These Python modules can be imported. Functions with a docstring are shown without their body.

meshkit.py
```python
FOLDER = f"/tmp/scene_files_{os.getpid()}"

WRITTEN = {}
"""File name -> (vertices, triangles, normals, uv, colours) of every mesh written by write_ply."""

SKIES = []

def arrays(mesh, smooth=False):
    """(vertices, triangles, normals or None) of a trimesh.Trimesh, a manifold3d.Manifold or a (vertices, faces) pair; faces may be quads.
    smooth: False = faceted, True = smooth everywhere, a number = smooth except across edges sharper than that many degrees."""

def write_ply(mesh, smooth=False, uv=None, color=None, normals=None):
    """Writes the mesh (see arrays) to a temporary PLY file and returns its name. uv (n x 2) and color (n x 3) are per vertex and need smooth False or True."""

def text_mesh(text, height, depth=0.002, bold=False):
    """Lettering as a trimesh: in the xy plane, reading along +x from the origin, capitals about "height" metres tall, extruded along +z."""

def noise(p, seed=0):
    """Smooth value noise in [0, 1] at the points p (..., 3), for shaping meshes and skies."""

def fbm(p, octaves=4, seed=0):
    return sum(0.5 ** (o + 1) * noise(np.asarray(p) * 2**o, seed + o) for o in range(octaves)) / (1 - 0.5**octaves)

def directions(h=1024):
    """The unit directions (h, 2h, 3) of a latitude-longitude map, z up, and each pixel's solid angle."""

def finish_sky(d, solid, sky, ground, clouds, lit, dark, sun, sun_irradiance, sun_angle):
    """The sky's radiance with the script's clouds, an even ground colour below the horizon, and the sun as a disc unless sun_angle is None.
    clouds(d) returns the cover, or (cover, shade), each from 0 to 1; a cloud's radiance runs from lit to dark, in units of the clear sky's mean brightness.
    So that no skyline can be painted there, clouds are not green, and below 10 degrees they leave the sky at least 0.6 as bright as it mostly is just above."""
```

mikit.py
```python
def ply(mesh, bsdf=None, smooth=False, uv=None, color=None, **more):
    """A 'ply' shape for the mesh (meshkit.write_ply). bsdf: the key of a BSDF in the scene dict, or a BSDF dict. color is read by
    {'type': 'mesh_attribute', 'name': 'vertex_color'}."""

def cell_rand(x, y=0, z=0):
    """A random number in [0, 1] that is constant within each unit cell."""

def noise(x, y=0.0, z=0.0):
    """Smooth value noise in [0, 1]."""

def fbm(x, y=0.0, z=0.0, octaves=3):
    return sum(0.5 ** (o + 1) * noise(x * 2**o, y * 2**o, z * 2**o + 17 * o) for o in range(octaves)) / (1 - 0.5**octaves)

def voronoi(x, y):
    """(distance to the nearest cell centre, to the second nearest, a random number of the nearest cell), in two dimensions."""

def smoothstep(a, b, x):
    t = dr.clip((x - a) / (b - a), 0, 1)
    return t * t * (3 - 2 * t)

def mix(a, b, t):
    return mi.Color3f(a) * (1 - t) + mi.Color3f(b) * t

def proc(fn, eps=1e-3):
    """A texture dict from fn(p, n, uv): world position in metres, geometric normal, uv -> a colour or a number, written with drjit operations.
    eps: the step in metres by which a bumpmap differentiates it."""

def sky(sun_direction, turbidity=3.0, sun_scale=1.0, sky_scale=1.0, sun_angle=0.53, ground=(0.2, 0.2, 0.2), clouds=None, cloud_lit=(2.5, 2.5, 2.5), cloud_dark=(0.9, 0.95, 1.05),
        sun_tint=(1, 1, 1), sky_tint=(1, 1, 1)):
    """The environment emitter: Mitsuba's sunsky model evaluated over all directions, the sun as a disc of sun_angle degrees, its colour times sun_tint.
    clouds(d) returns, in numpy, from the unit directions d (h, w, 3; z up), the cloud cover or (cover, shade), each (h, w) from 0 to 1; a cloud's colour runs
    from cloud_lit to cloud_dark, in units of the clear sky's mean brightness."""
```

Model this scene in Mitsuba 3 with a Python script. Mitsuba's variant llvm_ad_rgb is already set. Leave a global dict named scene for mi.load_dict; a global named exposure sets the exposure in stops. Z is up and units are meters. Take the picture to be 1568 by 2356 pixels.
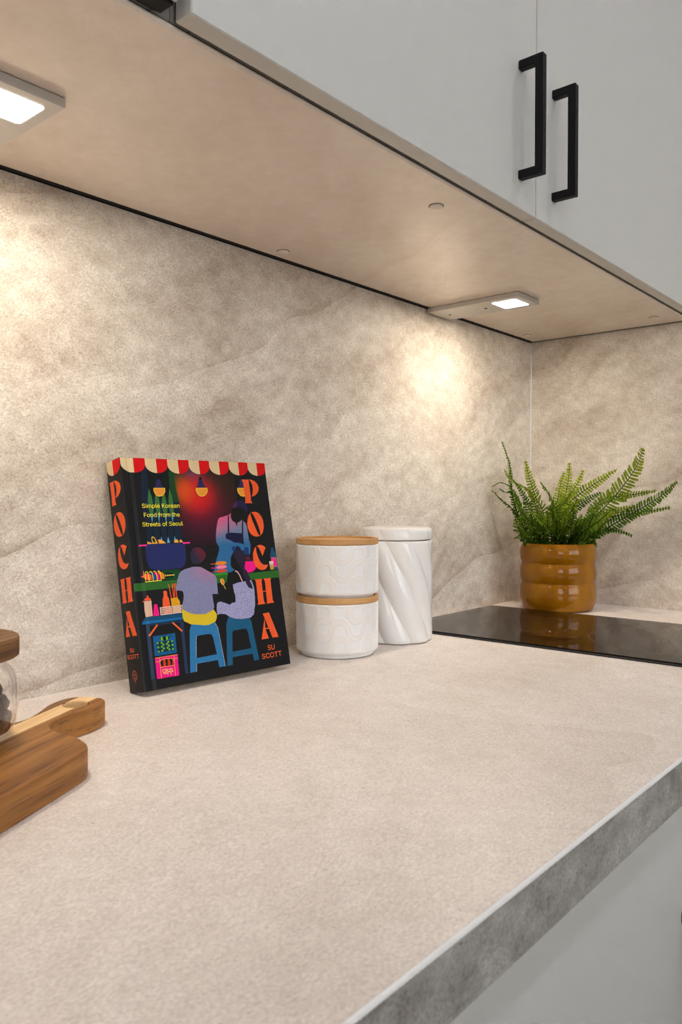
import math, json
import numpy as np, trimesh, drjit as dr, mitsuba as mi
import mikit, meshkit
from mikit import noise, fbm, smoothstep, mix, proc
from shapely.geometry import Polygon, LineString, Point
from shapely import affinity

T = mi.ScalarTransform4f
scene, labels = {}, {}
PI = math.pi

# ------------------------------------------------------------------ camera, daylight, lamps, exposure
# metres; z = 0 is the worktop surface, y = 0 the splashback behind it, x = 0 the wall on the right
exposure = 0.0
CAM = np.array([-1.4155, -0.7156, 0.1935])
FWD = np.array([0.76152, 0.64793, -0.01644])
UPV = np.array([0.01183, 0.01146, 0.99986])
scene['camera'] = {'type': 'thinlens', 'fov': 2*math.degrees(math.atan(784/1803.35)), 'fov_axis': 'x',
                   'aperture_radius': 0.0008, 'focus_distance': 0.95, 'near_clip': 0.01, 'far_clip': 100.0,
                   'to_world': T().look_at(origin=CAM.tolist(), target=(CAM+FWD).tolist(), up=UPV.tolist())}
LED = (166.0, 145.0, 117.0)          # radiance of the under-cabinet lamps
SPOT = (235.0, 233.0, 255.0)        # radiance of the ceiling downlights
SPOTS = [(-0.25, -1.15), (-1.45, -1.15), (-2.65, -1.15), (-0.25, -2.9), (-1.45, -2.9), (-2.65, -2.9)]
scene['daylight'] = mikit.sky((-0.6, -0.5, 0.6), turbidity=4.0, sun_scale=0.0, sky_scale=43.0, sky_tint=(1.0, 0.97, 0.88), ground=(0.25, 0.25, 0.25),
                              clouds=lambda d: np.full(d.shape[:2], 0.95), cloud_lit=(1.0, 1.0, 1.0), cloud_dark=(0.8, 0.8, 0.8))
scene['daylight']['sampling_weight'] = 4.0

# ------------------------------------------------------------------ helpers
def key_of(name):
    if name not in scene and name not in labels: return name
    k = 1
    while f'{name}_{k:03d}' in scene or f'{name}_{k:03d}' in labels: k += 1
    return f'{name}_{k:03d}'
def obj(name, mesh, mat, parent=None, smooth=False, **kw):
    key = key_of(f'{parent}__{name}' if parent else name)
    scene[key] = mikit.ply(mesh, mat, smooth, **kw)
    return key
def thing(name, label, cat, group=None):
    key = key_of(name)
    labels[key] = {'label': label, 'category': cat}
    if group: labels[key]['group'] = group
    return key
def say(key, label): labels[key] = {'label': label}
def stuff(key, label): labels[key] = {'label': label, 'kind': 'stuff'}
def struct(name, mesh, mat, label, smooth=False):
    scene[name] = mikit.ply(mesh, mat, smooth)
    labels[name] = {'label': label, 'kind': 'structure'}
    return name
def cbox(x0, x1, y0, y1, z0, z1, c=0.001):
    """A box with chamfered edges."""
    c = min(c, 0.45*min(x1-x0, y1-y0, z1-z0))
    P = []
    for sx in (0, 1):
        for sy in (0, 1):
            for sz in (0, 1):
                X, Y, Z = (x1 if sx else x0), (y1 if sy else y0), (z1 if sz else z0)
                dx, dy, dz = (-c if sx else c), (-c if sy else c), (-c if sz else c)
                P += [(X+dx, Y+dy, Z), (X+dx, Y, Z+dz), (X, Y+dy, Z+dz)]
    return trimesh.convex.convex_hull(np.array(P))
def boxm(x0, x1, y0, y1, z0, z1):
    return trimesh.creation.box(bounds=[[x0, y0, z0], [x1, y1, z1]])
def join(*ms): return trimesh.util.concatenate(list(ms))
def lathe(profile, loc=(0, 0, 0), n=120):
    m = trimesh.creation.revolve(np.array(profile, float), sections=n)
    m.apply_translation(loc); return m
def arc(cx, cy, r, a0, a1, n=8):
    return [(cx+r*math.cos(math.radians(a)), cy+r*math.sin(math.radians(a))) for a in np.linspace(a0, a1, n)]
def grid_mesh(P, wrap=False):
    """P (n, m, 3): quads between rows and columns; wrap closes the columns."""
    n, m = P.shape[:2]
    i, j = np.meshgrid(np.arange(n-1), np.arange(m if wrap else m-1), indexing='ij')
    a, b, c, d = i*m+j, i*m+(j+1) % m, (i+1)*m+(j+1) % m, (i+1)*m+j
    return trimesh.Trimesh(P.reshape(-1, 3), np.vstack([np.stack([a, b, c], -1).reshape(-1, 3), np.stack([a, c, d], -1).reshape(-1, 3)]), process=False)
def tube(path, r, n=8):
    path = np.asarray(path, float); r = np.broadcast_to(r, len(path))
    t = np.gradient(path, axis=0); t /= np.linalg.norm(t, axis=1, keepdims=True)
    up = np.array([0.3, 0.2, 0.93]); a = np.cross(t, up); a /= np.linalg.norm(a, axis=1, keepdims=True); b = np.cross(t, a)
    th = np.arange(n)/n*2*PI
    return grid_mesh(path[:, None]+r[:, None, None]*(np.cos(th)[None, :, None]*a[:, None]+np.sin(th)[None, :, None]*b[:, None]), True)
def lin(h):
    c = np.array([int(h[i:i+2], 16) for i in (0, 2, 4)])/255.0
    return np.where(c < 0.04045, c/12.92, ((c+0.055)/1.055)**2.4)
def rgb(c): return {'type': 'rgb', 'value': [float(x) for x in c]}
ATTR = {'type': 'mesh_attribute', 'name': 'vertex_color'}

# ------------------------------------------------------------------ materials
def worms(p, f):
    """Fine short dashes that change direction over the surface, from 0 to 1, f of them per metre."""
    a, b, c = 0.80*p.x+0.36*p.y+0.48*p.z, -0.60*p.x+0.48*p.y+0.64*p.z, -0.80*p.y+0.60*p.z
    k = smoothstep(0.35, 0.65, noise(a*70, b*70, c*70))
    return noise(a*f, b*f*0.55, c*f*0.9)*(1-k)+noise(a*f*0.55, b*f, c*f*0.9+31)*k
def stone(contrast, grainy, lines=1.0, lo=(0.495, 0.430, 0.370), hi=(0.700, 0.652, 0.592)):
    def fn(p, n, uv):
        s = p.x-p.y
        t = p.z-0.32*s
        w = fbm(p.x*4+3, p.y*4, p.z*4, 3)
        tt = t+0.16*(w-0.5)
        v = tt*6.1+0.096
        f = v-dr.floor(v)
        k = dr.floor(v)
        seen = smoothstep(0.35, 0.65, noise(s*3.1, k*7.3, 1.0))
        strata = (dr.exp(-f/0.05)-0.4*dr.exp(-(1-f)/0.10))*seen*(0.3+1.1*noise(s*30, k, 5.0))
        band = noise(tt*26, s*2.2, 3.0)
        cloud = 0.30*fbm(p.x*10+20, p.y*10, p.z*10, 2)+0.34*fbm(tt*64+5*w, s*24, 2.0+p.z*9, 3)+0.36*fbm(p.x*75+5, p.y*75, p.z*75, 3)
        g1 = worms(p, 900.0)
        fleck = smoothstep(0.86, 0.96, noise(p.x*560+p.z*240, p.y*560+p.z*220, p.z*500-p.x*260))
        L = dr.clip(0.52+contrast*((band-0.5)*0.5+(cloud-0.5)*1.9-strata*0.42*lines), 0, 1)
        c = mix(lo, hi, L)
        return c*(1+grainy*(0.42*(g1-0.5)-0.30*fleck))
    return fn
def leather(p, n, uv):
    return worms(p, 900.0)
stone_rough = {'type': 'principled', 'base_color': proc(stone(1.05, 1.35, 1.1, (0.475, 0.395, 0.32), (0.81, 0.745, 0.655))), 'roughness': 0.5, 'specular': 0.35}
scene['mat_stone'] = {'type': 'bumpmap', 'arbitrary': proc(leather, eps=0.0003), 'scale': 0.00036, 'bsdf': stone_rough}
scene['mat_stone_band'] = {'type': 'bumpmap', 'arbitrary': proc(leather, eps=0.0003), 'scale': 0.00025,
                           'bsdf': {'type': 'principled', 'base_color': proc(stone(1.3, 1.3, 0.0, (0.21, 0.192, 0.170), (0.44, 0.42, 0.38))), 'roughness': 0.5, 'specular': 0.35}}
scene['mat_stone_top'] = {'type': 'bumpmap', 'arbitrary': proc(leather, eps=0.0003), 'scale': 0.00014,
                          'bsdf': {'type': 'principled', 'base_color': proc(stone(0.5, 0.9, 0.9, (0.58, 0.510, 0.450), (0.80, 0.745, 0.695))), 'roughness': 0.42, 'specular': 0.4}}
scene['mat_stone_gloss'] = {'type': 'roughplastic', 'diffuse_reflectance': proc(stone(0.8, 0.10, 0.7, (0.74, 0.63, 0.53), (0.92, 0.825, 0.72))), 'alpha': 0.02, 'int_ior': 1.75, 'nonlinear': False}
def plain(name, c, rough=0.5, spec=0.5, **kw):
    scene['mat_'+name] = {'type': 'twosided', 'bsdf': {'type': 'principled', 'base_color': rgb(c), 'roughness': rough, 'specular': spec, **kw}}
    return 'mat_'+name
plain('door', (0.545, 0.540, 0.505), 0.45)
plain('carcass', (0.24, 0.23, 0.21), 0.55)
plain('black', (0.005, 0.005, 0.006), 0.5, 0.2)
plain('black_matte', (0.006, 0.006, 0.006), 0.8)
plain('brown', (0.10, 0.085, 0.07), 0.7)
plain('plaster', (0.62, 0.61, 0.59), 0.9)
plain('ceiling', (0.72, 0.72, 0.71), 0.9)
plain('floor', (0.36, 0.32, 0.28), 0.5)
plain('silicone', (0.70, 0.70, 0.68), 0.25)
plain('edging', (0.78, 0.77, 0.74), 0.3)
plain('alu', (0.56, 0.54, 0.51), 0.42, metallic=0.35)
plain('frame_white', (0.75, 0.75, 0.75), 0.4)
plain('cap', (0.74, 0.67, 0.59), 0.5)
plain('paper', (0.74, 0.70, 0.62), 0.8)
plain('soil', (0.02, 0.016, 0.01), 0.9)
scene['mat_hob'] = {'type': 'plastic', 'diffuse_reflectance': rgb((0.004, 0.004, 0.004)), 'int_ior': 1.29}
scene['mat_hob_edge'] = {'type': 'roughplastic', 'diffuse_reflectance': rgb((0.015, 0.016, 0.018)), 'alpha': 0.2}
plain('hob_ring', (0.06, 0.05, 0.035), 0.3)
scene['mat_print'] = {'type': 'twosided', 'bsdf': {'type': 'principled', 'base_color': ATTR, 'roughness': 0.38, 'specular': 0.2}}
scene['mat_glaze'] = {'type': 'principled', 'base_color': ATTR, 'roughness': 0.06, 'specular': 0.6}
scene['mat_white_glaze'] = {'type': 'roughplastic', 'diffuse_reflectance': rgb((0.86, 0.855, 0.83)), 'alpha': 0.012, 'int_ior': 1.5}
def amber(p, n, uv):
    v = fbm(p.x*40, p.y*40, p.z*14, 3)
    return mix((0.245, 0.086, 0.002), (0.345, 0.140, 0.003), smoothstep(0.25, 0.75, v))
scene['mat_amber'] = {'type': 'roughplastic', 'diffuse_reflectance': proc(amber), 'alpha': 0.015, 'int_ior': 1.42}
BD = np.array([0.8936, 0.4489])                        # the chopping board's long axis
def wood(c1, c2, c3, ax, ay, f=1.0):
    def fn(p, n, uv):
        a = p.x*ax+p.y*ay
        b = p.y*ax-p.x*ay
        g = fbm(b*150*f+2.0*noise(a*9, b*9, p.z*9), a*7*f, p.z*150*f, 4)
        fine = noise(b*900*f, a*28*f, p.z*900*f)
        patch = fbm(b*28*f, a*3*f, p.z*20*f, 2)
        c = mix(c1, c2, smoothstep(0.25, 0.75, g*0.6+patch*0.4))
        return mix(c, c3, smoothstep(0.62, 0.9, fine)*0.55)
    return fn
def wooden(name, *a, rough=0.5):
    scene['mat_'+name] = {'type': 'principled', 'base_color': proc(wood(*a)), 'roughness': rough, 'specular': 0.35}
wooden('acacia', (0.125, 0.044, 0.009), (0.36, 0.155, 0.036), (0.075, 0.026, 0.007), float(BD[0]), float(BD[1]))
wooden('walnut', (0.080, 0.034, 0.011), (0.215, 0.098, 0.031), (0.045, 0.019, 0.007), float(BD[0]), float(BD[1]))
wooden('maple', (0.66, 0.42, 0.19), (0.78, 0.56, 0.30), (0.58, 0.35, 0.15), float(BD[0]), float(BD[1]))
wooden('bamboo', (0.46, 0.235, 0.08), (0.60, 0.345, 0.14), (0.43, 0.215, 0.072), 0.9, -0.43)
scene['mat_leaf'] = {'type': 'principledthin', 'base_color': ATTR, 'roughness': 0.38, 'diff_trans': 0.7, 'eta': 1.45, 'spec_trans': 0.0}
scene['mat_glass'] = {'type': 'thindielectric', 'int_ior': 1.33}
scene['mat_fruit'] = {'type': 'principled', 'base_color': rgb((0.030, 0.014, 0.008)), 'roughness': 0.5, 'specular': 0.2}
scene['mat_lit'] = {'type': 'diffuse', 'reflectance': rgb((0.7, 0.7, 0.7))}

# ------------------------------------------------------------------ the room
X0, Y0, ZF, ZC = -4.2, -4.0, -0.9, 1.6
struct('floor', boxm(X0-.1, 0.12, Y0-.1, 0.12, ZF-.05, ZF), 'mat_floor', 'brown kitchen floor below the units')
struct('ceiling', boxm(X0-.1, 0.12, Y0-.1, 0.12, ZC, ZC+.05), 'mat_ceiling', 'white kitchen ceiling')
wb = struct('wall_back', boxm(X0-.1, 0.12, 0.02, 0.12, ZF, ZC), 'mat_plaster', 'back wall behind the worktop and wall units')
say(obj('stone_panel', cbox(-2.7, -0.0005, 0, 0.02, -0.036, 0.4995, 0.0004), 'mat_stone', wb), 'beige veined stone splashback panel with leathery grain')
wr = struct('wall_right', join(boxm(0.02, 0.12, Y0, 0.02, ZF, ZC), boxm(0, 0.02, Y0, -0.61, ZF, ZC), boxm(0, 0.02, -0.61, 0.0199, 0.4996, ZC), boxm(0, 0.02, -0.61, 0.0199, ZF, -0.0365)), 'mat_plaster', 'right wall with the corner')
say(obj('stone_panel', cbox(0, 0.0199, -0.61, 0.0199, -0.036, 0.4995, 0.0004), 'mat_stone', wr), 'beige veined stone splashback panel on the right wall')
def wall_with_window(a0, a1, w0, w1, z0, z1, f):
    """Four boxes round one opening; f(a, b, c, d) makes the box from the span a..b along the wall and c..d upward."""
    return join(f(a0, w0, ZF, ZC), f(w1, a1, ZF, ZC), f(w0, w1, ZF, z0), f(w0, w1, z1, ZC))
struct('wall_left', wall_with_window(Y0-.1, 0.12, -3.6, -2.2, 0.25, 1.45, lambda a, b, c, d: boxm(X0-.1, X0, a, b, c, d)), 'mat_plaster', 'far left wall with a window')
struct('wall_front', wall_with_window(X0, 0.12, -2.6, -0.2, 0.10, 1.52, lambda a, b, c, d: boxm(a, b, Y0-.1, Y0, c, d)), 'mat_plaster', 'wall opposite the worktop with a wide window')
for n, (u0, u1, z0, z1, nx, nz, f) in enumerate([(-3.6, -2.2, 0.25, 1.45, 3, 2, lambda a, b, c, d: cbox(X0-.07, X0-.02, a, b, c, d, .004)),
                                              (-2.6, -0.2, 0.10, 1.52, 3, 2, lambda a, b, c, d: cbox(a, b, Y0-.07, Y0-.02, c, d, .004))]):
    bars = [f(u0, u0+.05, z0, z1), f(u1-.05, u1, z0, z1), f(u0, u1, z0, z0+.05), f(u0, u1, z1-.05, z1)]
    w = struct(f'window_{n+1}', join(*bars), 'mat_frame_white', 'white window frame behind the camera')
    for i in range(1, nx): obj('mullion', f(u0+(u1-u0)*i/nx-.02, u0+(u1-u0)*i/nx+.02, z0+.05, z1-.05), 'mat_frame_white', w)
    obj('transom', f(u0+.05, u1-.05, z0+(z1-z0)*.62, z0+(z1-z0)*.62+.04), 'mat_frame_white', w)
# sealing joints of the splashback
t = [(0, 0)]+arc(-0.0028, -0.0028, 0.0028, 90, 0, 5)
bead = Polygon([(0, 0), (-.0021, 0), (-.0011, -.0005), (-.0005, -.0011), (0, -.0021)])
m = trimesh.creation.extrude_polygon(bead, 0.4992); m.apply_translation((-0.0006, 0, 0.0002))
struct('trim_1', m, 'mat_silicone', 'pale silicone bead in the corner between the two stone panels')
struct('trim_2', boxm(-2.7, -0.0075, -0.0064, 0.0195, 0.5003, 0.506), 'mat_black_matte', 'black sealing strip where the splashback meets the cabinet underside')
struct('trim_3', boxm(-0.0073, 0.0195, -0.30, 0.0195, 0.5003, 0.506), 'mat_brown', 'brown sealing strip at the right end of the cabinet underside')
m = trimesh.creation.extrude_polygon(Polygon([(0, 0), (-.0010, 0), (-.0005, .0003), (-.0003, .0005), (0, .0010)]), 2.69)
m.apply_transform(np.array([[0, 0, 1, -2.694], [1, 0, 0, 0], [0, 1, 0, 0], [0, 0, 0, 1]], float))
struct('trim_4', m, 'mat_cap', 'thin silicone joint along the back of the worktop')

# ------------------------------------------------------------------ worktop, base unit
k = thing('worktop', 'long beige stone-look worktop with a white front edge', 'worktop')
obj('slab', cbox(-2.7, -0.0006, -0.5306, -0.0004, -0.0362, 0, 0.0006), 'mat_stone_top', k)
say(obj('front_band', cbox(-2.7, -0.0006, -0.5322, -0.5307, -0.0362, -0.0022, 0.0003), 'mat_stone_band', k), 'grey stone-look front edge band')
e = trimesh.creation.extrude_polygon(Polygon([(-.5306, -.0021), (-.5324, -.0021)]+arc(-.5306, -.0017, .0018, 180, 90, 6)+[(-.5306, 0.0001)]), 2.699)  # rounded white line along the top of the front edge
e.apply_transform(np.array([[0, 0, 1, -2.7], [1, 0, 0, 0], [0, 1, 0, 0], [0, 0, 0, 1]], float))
say(obj('edge_strip', e, 'mat_edging', k, 40), 'white line along the front top edge')
def handle(x, z0, z1, yd, parent, w=0.0088, prot=0.0277, s=0.0088):
    p = Polygon([(0, z0), (-prot, z0), (-prot, z1), (0, z1), (0, z1-s), (-prot+s, z1-s), (-prot+s, z0+s), (0, z0+s)]).buffer(-.0007).buffer(.0007, join_style=1)
    core = trimesh.creation.extrude_polygon(p.buffer(-0.0005, join_style=2), w); mid = trimesh.creation.extrude_polygon(p, w-.001)
    mid.apply_translation((0, 0, .0005)); m = join(core, mid)
    m.apply_transform(np.array([[0, 0, 1, x], [1, 0, 0, yd], [0, 1, 0, 0], [0, 0, 0, 1]], float))
    say(obj('handle', m, 'mat_black', parent), 'square black bar handle')
def base_unit(x0, x1, hx, label):
    k = thing('base_cabinet', label, 'cabinet', None)
    obj('carcass', cbox(x0, x1, -0.497, -0.003, -0.80, -0.0366, 0.001), 'mat_carcass', k)
    d = obj('door', cbox(x0+.0015, x1-.0015, -0.5165, -0.4985, -0.795, -0.0415, 0.0012), 'mat_door', k)
    if hx is not None: handle(hx, -0.285, -0.143, -0.5165, d)
    return k
base_unit(-1.372, -0.742, -0.7530, 'pale grey base cabinet under the worktop, with one black bar handle')
base_unit(-0.7415, -0.003, None, 'pale grey base cabinet below the black hob')
base_unit(-2.1, -1.3725, None, 'pale grey base cabinet under the chopping board')

k = thing('added_island', 'unseen pale grey island added behind the camera to shade the base cabinets', 'island')  # unseen block added to keep window light off the base doors
obj('carcass', cbox(-3.6, -0.3, -2.65, -1.60, -0.9, -0.037, 0.002), 'mat_carcass', k)
obj('slab', cbox(-3.65, -0.25, -2.7, -1.55, -0.0365, 0.0, 0.002), 'mat_door', k)

# ------------------------------------------------------------------ wall units and their stone underside
YD = -0.3165
def cabinet(x0, x1, label):
    k = thing('wall_cabinet', label, 'cabinet')
    e = .00015
    obj('side_panel', cbox(x0+e, x0+.0152, -0.2966, -0.0066, 0.5044, 1.25, .0006), 'mat_carcass', k)
    obj('side_panel', cbox(x1-.0152, x1-e, -0.2966, -0.0066, 0.5044, 1.25, .0006), 'mat_carcass', k)
    obj('bottom_panel', cbox(x0+.0155, x1-.0155, -0.2966, -0.0066, 0.5044, 0.5204, .0006), 'mat_carcass', k)
    obj('top_panel', cbox(x0+.0155, x1-.0155, -0.2966, -0.0066, 1.234, 1.25, .0006), 'mat_carcass', k)
    obj('back_panel', boxm(x0+.0155, x1-.0155, -0.012, -0.0068, 0.5206, 1.2338), 'mat_carcass', k)
    return k
k = cabinet(-1.0948, -0.0020, 'pale grey wall cabinet above the worktop with two doors and black handles')
for n, (x0, x1, hx) in enumerate([(-1.0937, -0.6170, -0.6580), (-0.6150, -0.0040, -0.5782)]):
    d = obj('door', cbox(x0, x1, YD, -0.3000, 0.5024, 1.2490, 0.0009), 'mat_door', k)
    say(d, ['pale grey left door', 'pale grey right door'][n])
    handle(hx, 0.5327, 0.6568, YD, d)
k = cabinet(-2.2, -1.0951, 'grey wall cabinet at the top left whose door has a black underside')
d = obj('door', cbox(-1.60, -1.1040, YD, -0.3134, 0.5048, 1.2490, 0.001), 'mat_door', k)
say(obj('door_core', cbox(-1.598, -1.1048, -0.3132, -0.2995, 0.5034, 1.2480, 0.0006), 'mat_black', k), 'black inner part of the door')
k = thing('underside_panel', 'glossy beige stone-look panel under the wall cabinets', 'panel')
obj('sheet', cbox(-2.7, -0.0076, -0.2966, -0.0066, 0.5, 0.5042, 0.0016), 'mat_stone_gloss', k)
for x, y in [(-.7197, -.0293), (-.7232, -.2568), (-.0664, -.2578), (-.0723, -.0283)]:
    c = lathe([(0, 0), (.0064, 0), (.0072, .0005), (.0072, .0018), (0, .0018)], (x, y, 0.4983), 40)
    c = obj('screw_cap', c, 'mat_cap', k, 30)
    obj('rim', lathe([(.0072, 0), (.0080, 0), (.0080, .0004), (.0072, .0004), (.0072, 0)], (x, y, .4997), 40), 'mat_brown', c)
def lamp(xc, label):
    k = thing('cabinet_lamp', label, 'lamp', None)
    obj('housing', cbox(xc-.0334, xc+.0334, -.1636, -.0030, 0.4921, 0.4996, .0005), 'mat_alu', k)
    r = Polygon([(-.0228, -.0205), (.0228, -.0205), (.0228, .0205), (-.0228, .0205)]).buffer(-.004).buffer(.004, quad_segs=4)
    e = trimesh.creation.extrude_polygon(r, 0.0004); e.apply_translation((xc, -.1325, 0.49165))
    key = obj('diffuser', e, 'mat_lit', k); say(key, 'glowing square diffuser')
    scene[key]['emitter'] = {'type': 'area', 'radiance': rgb(LED), 'sampling_weight': 5.0}
    for y in (-.024, -.090):
        obj('screw', lathe([(0, 0), (.0021, 0), (.0026, .0005), (0, .0005)], (xc, y, 0.4917), 20), 'mat_black', k)
lamp(-0.3314, 'flat metal under-cabinet lamp near the corner, glowing warm white')
lamp(-1.1249, 'flat metal under-cabinet lamp at the left edge, glowing warm white')
for i, (x, y) in enumerate(SPOTS):
    k = thing('ceiling_downlight', 'round ceiling downlight behind the camera', 'lamp', 'ceiling downlights')
    obj('ring', lathe([(.041, 0), (.052, 0), (.052, .006), (.041, .006), (.041, 0)], (x, y, ZC-.006), 32), 'mat_frame_white', k)
    key = obj('lens', lathe([(0, 0), (.040, 0), (.040, .003), (0, .003), (0, 0)], (x, y, ZC-.004), 32), 'mat_lit', k)
    scene[key]['emitter'] = {'type': 'area', 'radiance': rgb(SPOT), 'sampling_weight': 0.8}

# ------------------------------------------------------------------ hob
k = thing('induction_hob', 'black glass induction hob in front of the fern pot', 'hob')
obj('glass_plate', cbox(-0.4745, -0.1745, -0.5020, -0.0125, 0.0002, 0.0042, 0.0012), 'mat_hob', k)
obj('edge_frame', cbox(-0.4752, -0.1738, -0.5027, -0.0118, 0.0001, 0.0026, 0.0008), 'mat_hob_edge', k)
for x, y, r in [(-.322, -.160, .072), (-.330, -.372, .105)]:
    ring = Point(x, y).buffer(r, 48).difference(Point(x, y).buffer(r-.0009, 48))
    m = trimesh.creation.extrude_polygon(ring, 0.00006); m.apply_translation((0, 0, 0.0042))
    say(obj('zone_ring', m, 'mat_hob_ring', k), 'thin printed cooking zone ring')

# ------------------------------------------------------------------ chopping board
k = thing('chopping_board', 'wooden paddle chopping board with a pale stripe and a holed handle', 'chopping board')
half = [(25.5, 0), (24.5, 9), (20, 15.5), (13, 19.3), (0, 20.8), (-12, 19.6), (-28, 15.6), (-44, 12.6), (-54, 13.4), (-63, 18), (-70, 26), (-75, 38), (-80, 50), (-86, 60), (-94, 69), (-104, 75), (-118, 77), (-135, 77.2), (-170, 77.2), (-230, 77), (-310, 77), (-330, 77), (-342, 74), (-350, 66), (-353, 56), (-353, 0)]
def smooth_pts(P, n=5):
    P = np.asarray(P, float); Q = []
    E = np.vstack([2*P[0]-P[1], P, 2*P[-1]-P[-2]])
    for i in range(1, len(E)-2):
        a, b, c, d = E[i-1:i+3]
        for t in np.arange(n)/n:
            Q.append(0.5*((2*b)+(c-a)*t+(2*a-5*b+4*c-d)*t*t+(3*b-a-3*c+d)*t**3))
    Q.append(P[-1]); return np.array(Q)
right = smooth_pts([(a, -b) for a, b in half], 4); left = right[::-1]*[1, -1]
outline = Polygon(np.vstack([right, left])+[0, 1.8]).buffer(0).difference(Point(0, 1.5).buffer(10.4, 24))
M = np.array([[BD[0], -BD[1], 0, -1.0580], [BD[1], BD[0], 0, -0.1198], [0, 0, 1, 0], [0, 0, 0, 1]])
def board(poly):
    ms = []
    for g in getattr(poly, 'geoms', [poly]):
        layers = [(0.0004, .0008, 0.3), (.0012, .0176, 0.0), (.0188, .0008, 0.3), (.0196, .0005, .9)]
        for z, h, o in layers:
            q = outline.buffer(-o).intersection(g)
            for gg in getattr(q, 'geoms', [q]):
                if gg.is_empty: continue
                m = trimesh.creation.extrude_polygon(affinity.scale(gg, .001, .001, origin=(0, 0)), h); m.apply_translation((0, 0, z)); ms.append(m)
    m = join(*ms); m.apply_transform(M); return m
strip = lambda a, b: Polygon([(-400, a), (60, a), (60, b), (-400, b)])
say(obj('plank', board(strip(-90, -4.2)), 'mat_acacia', k), 'reddish brown plank with straight grain')
say(obj('plank', board(strip(-4.2, 12.6)), 'mat_maple', k), 'pale stripe through the handle')
say(obj('plank', board(strip(12.6, 90)), 'mat_walnut', k), 'dark brown plank on the far side')

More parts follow.
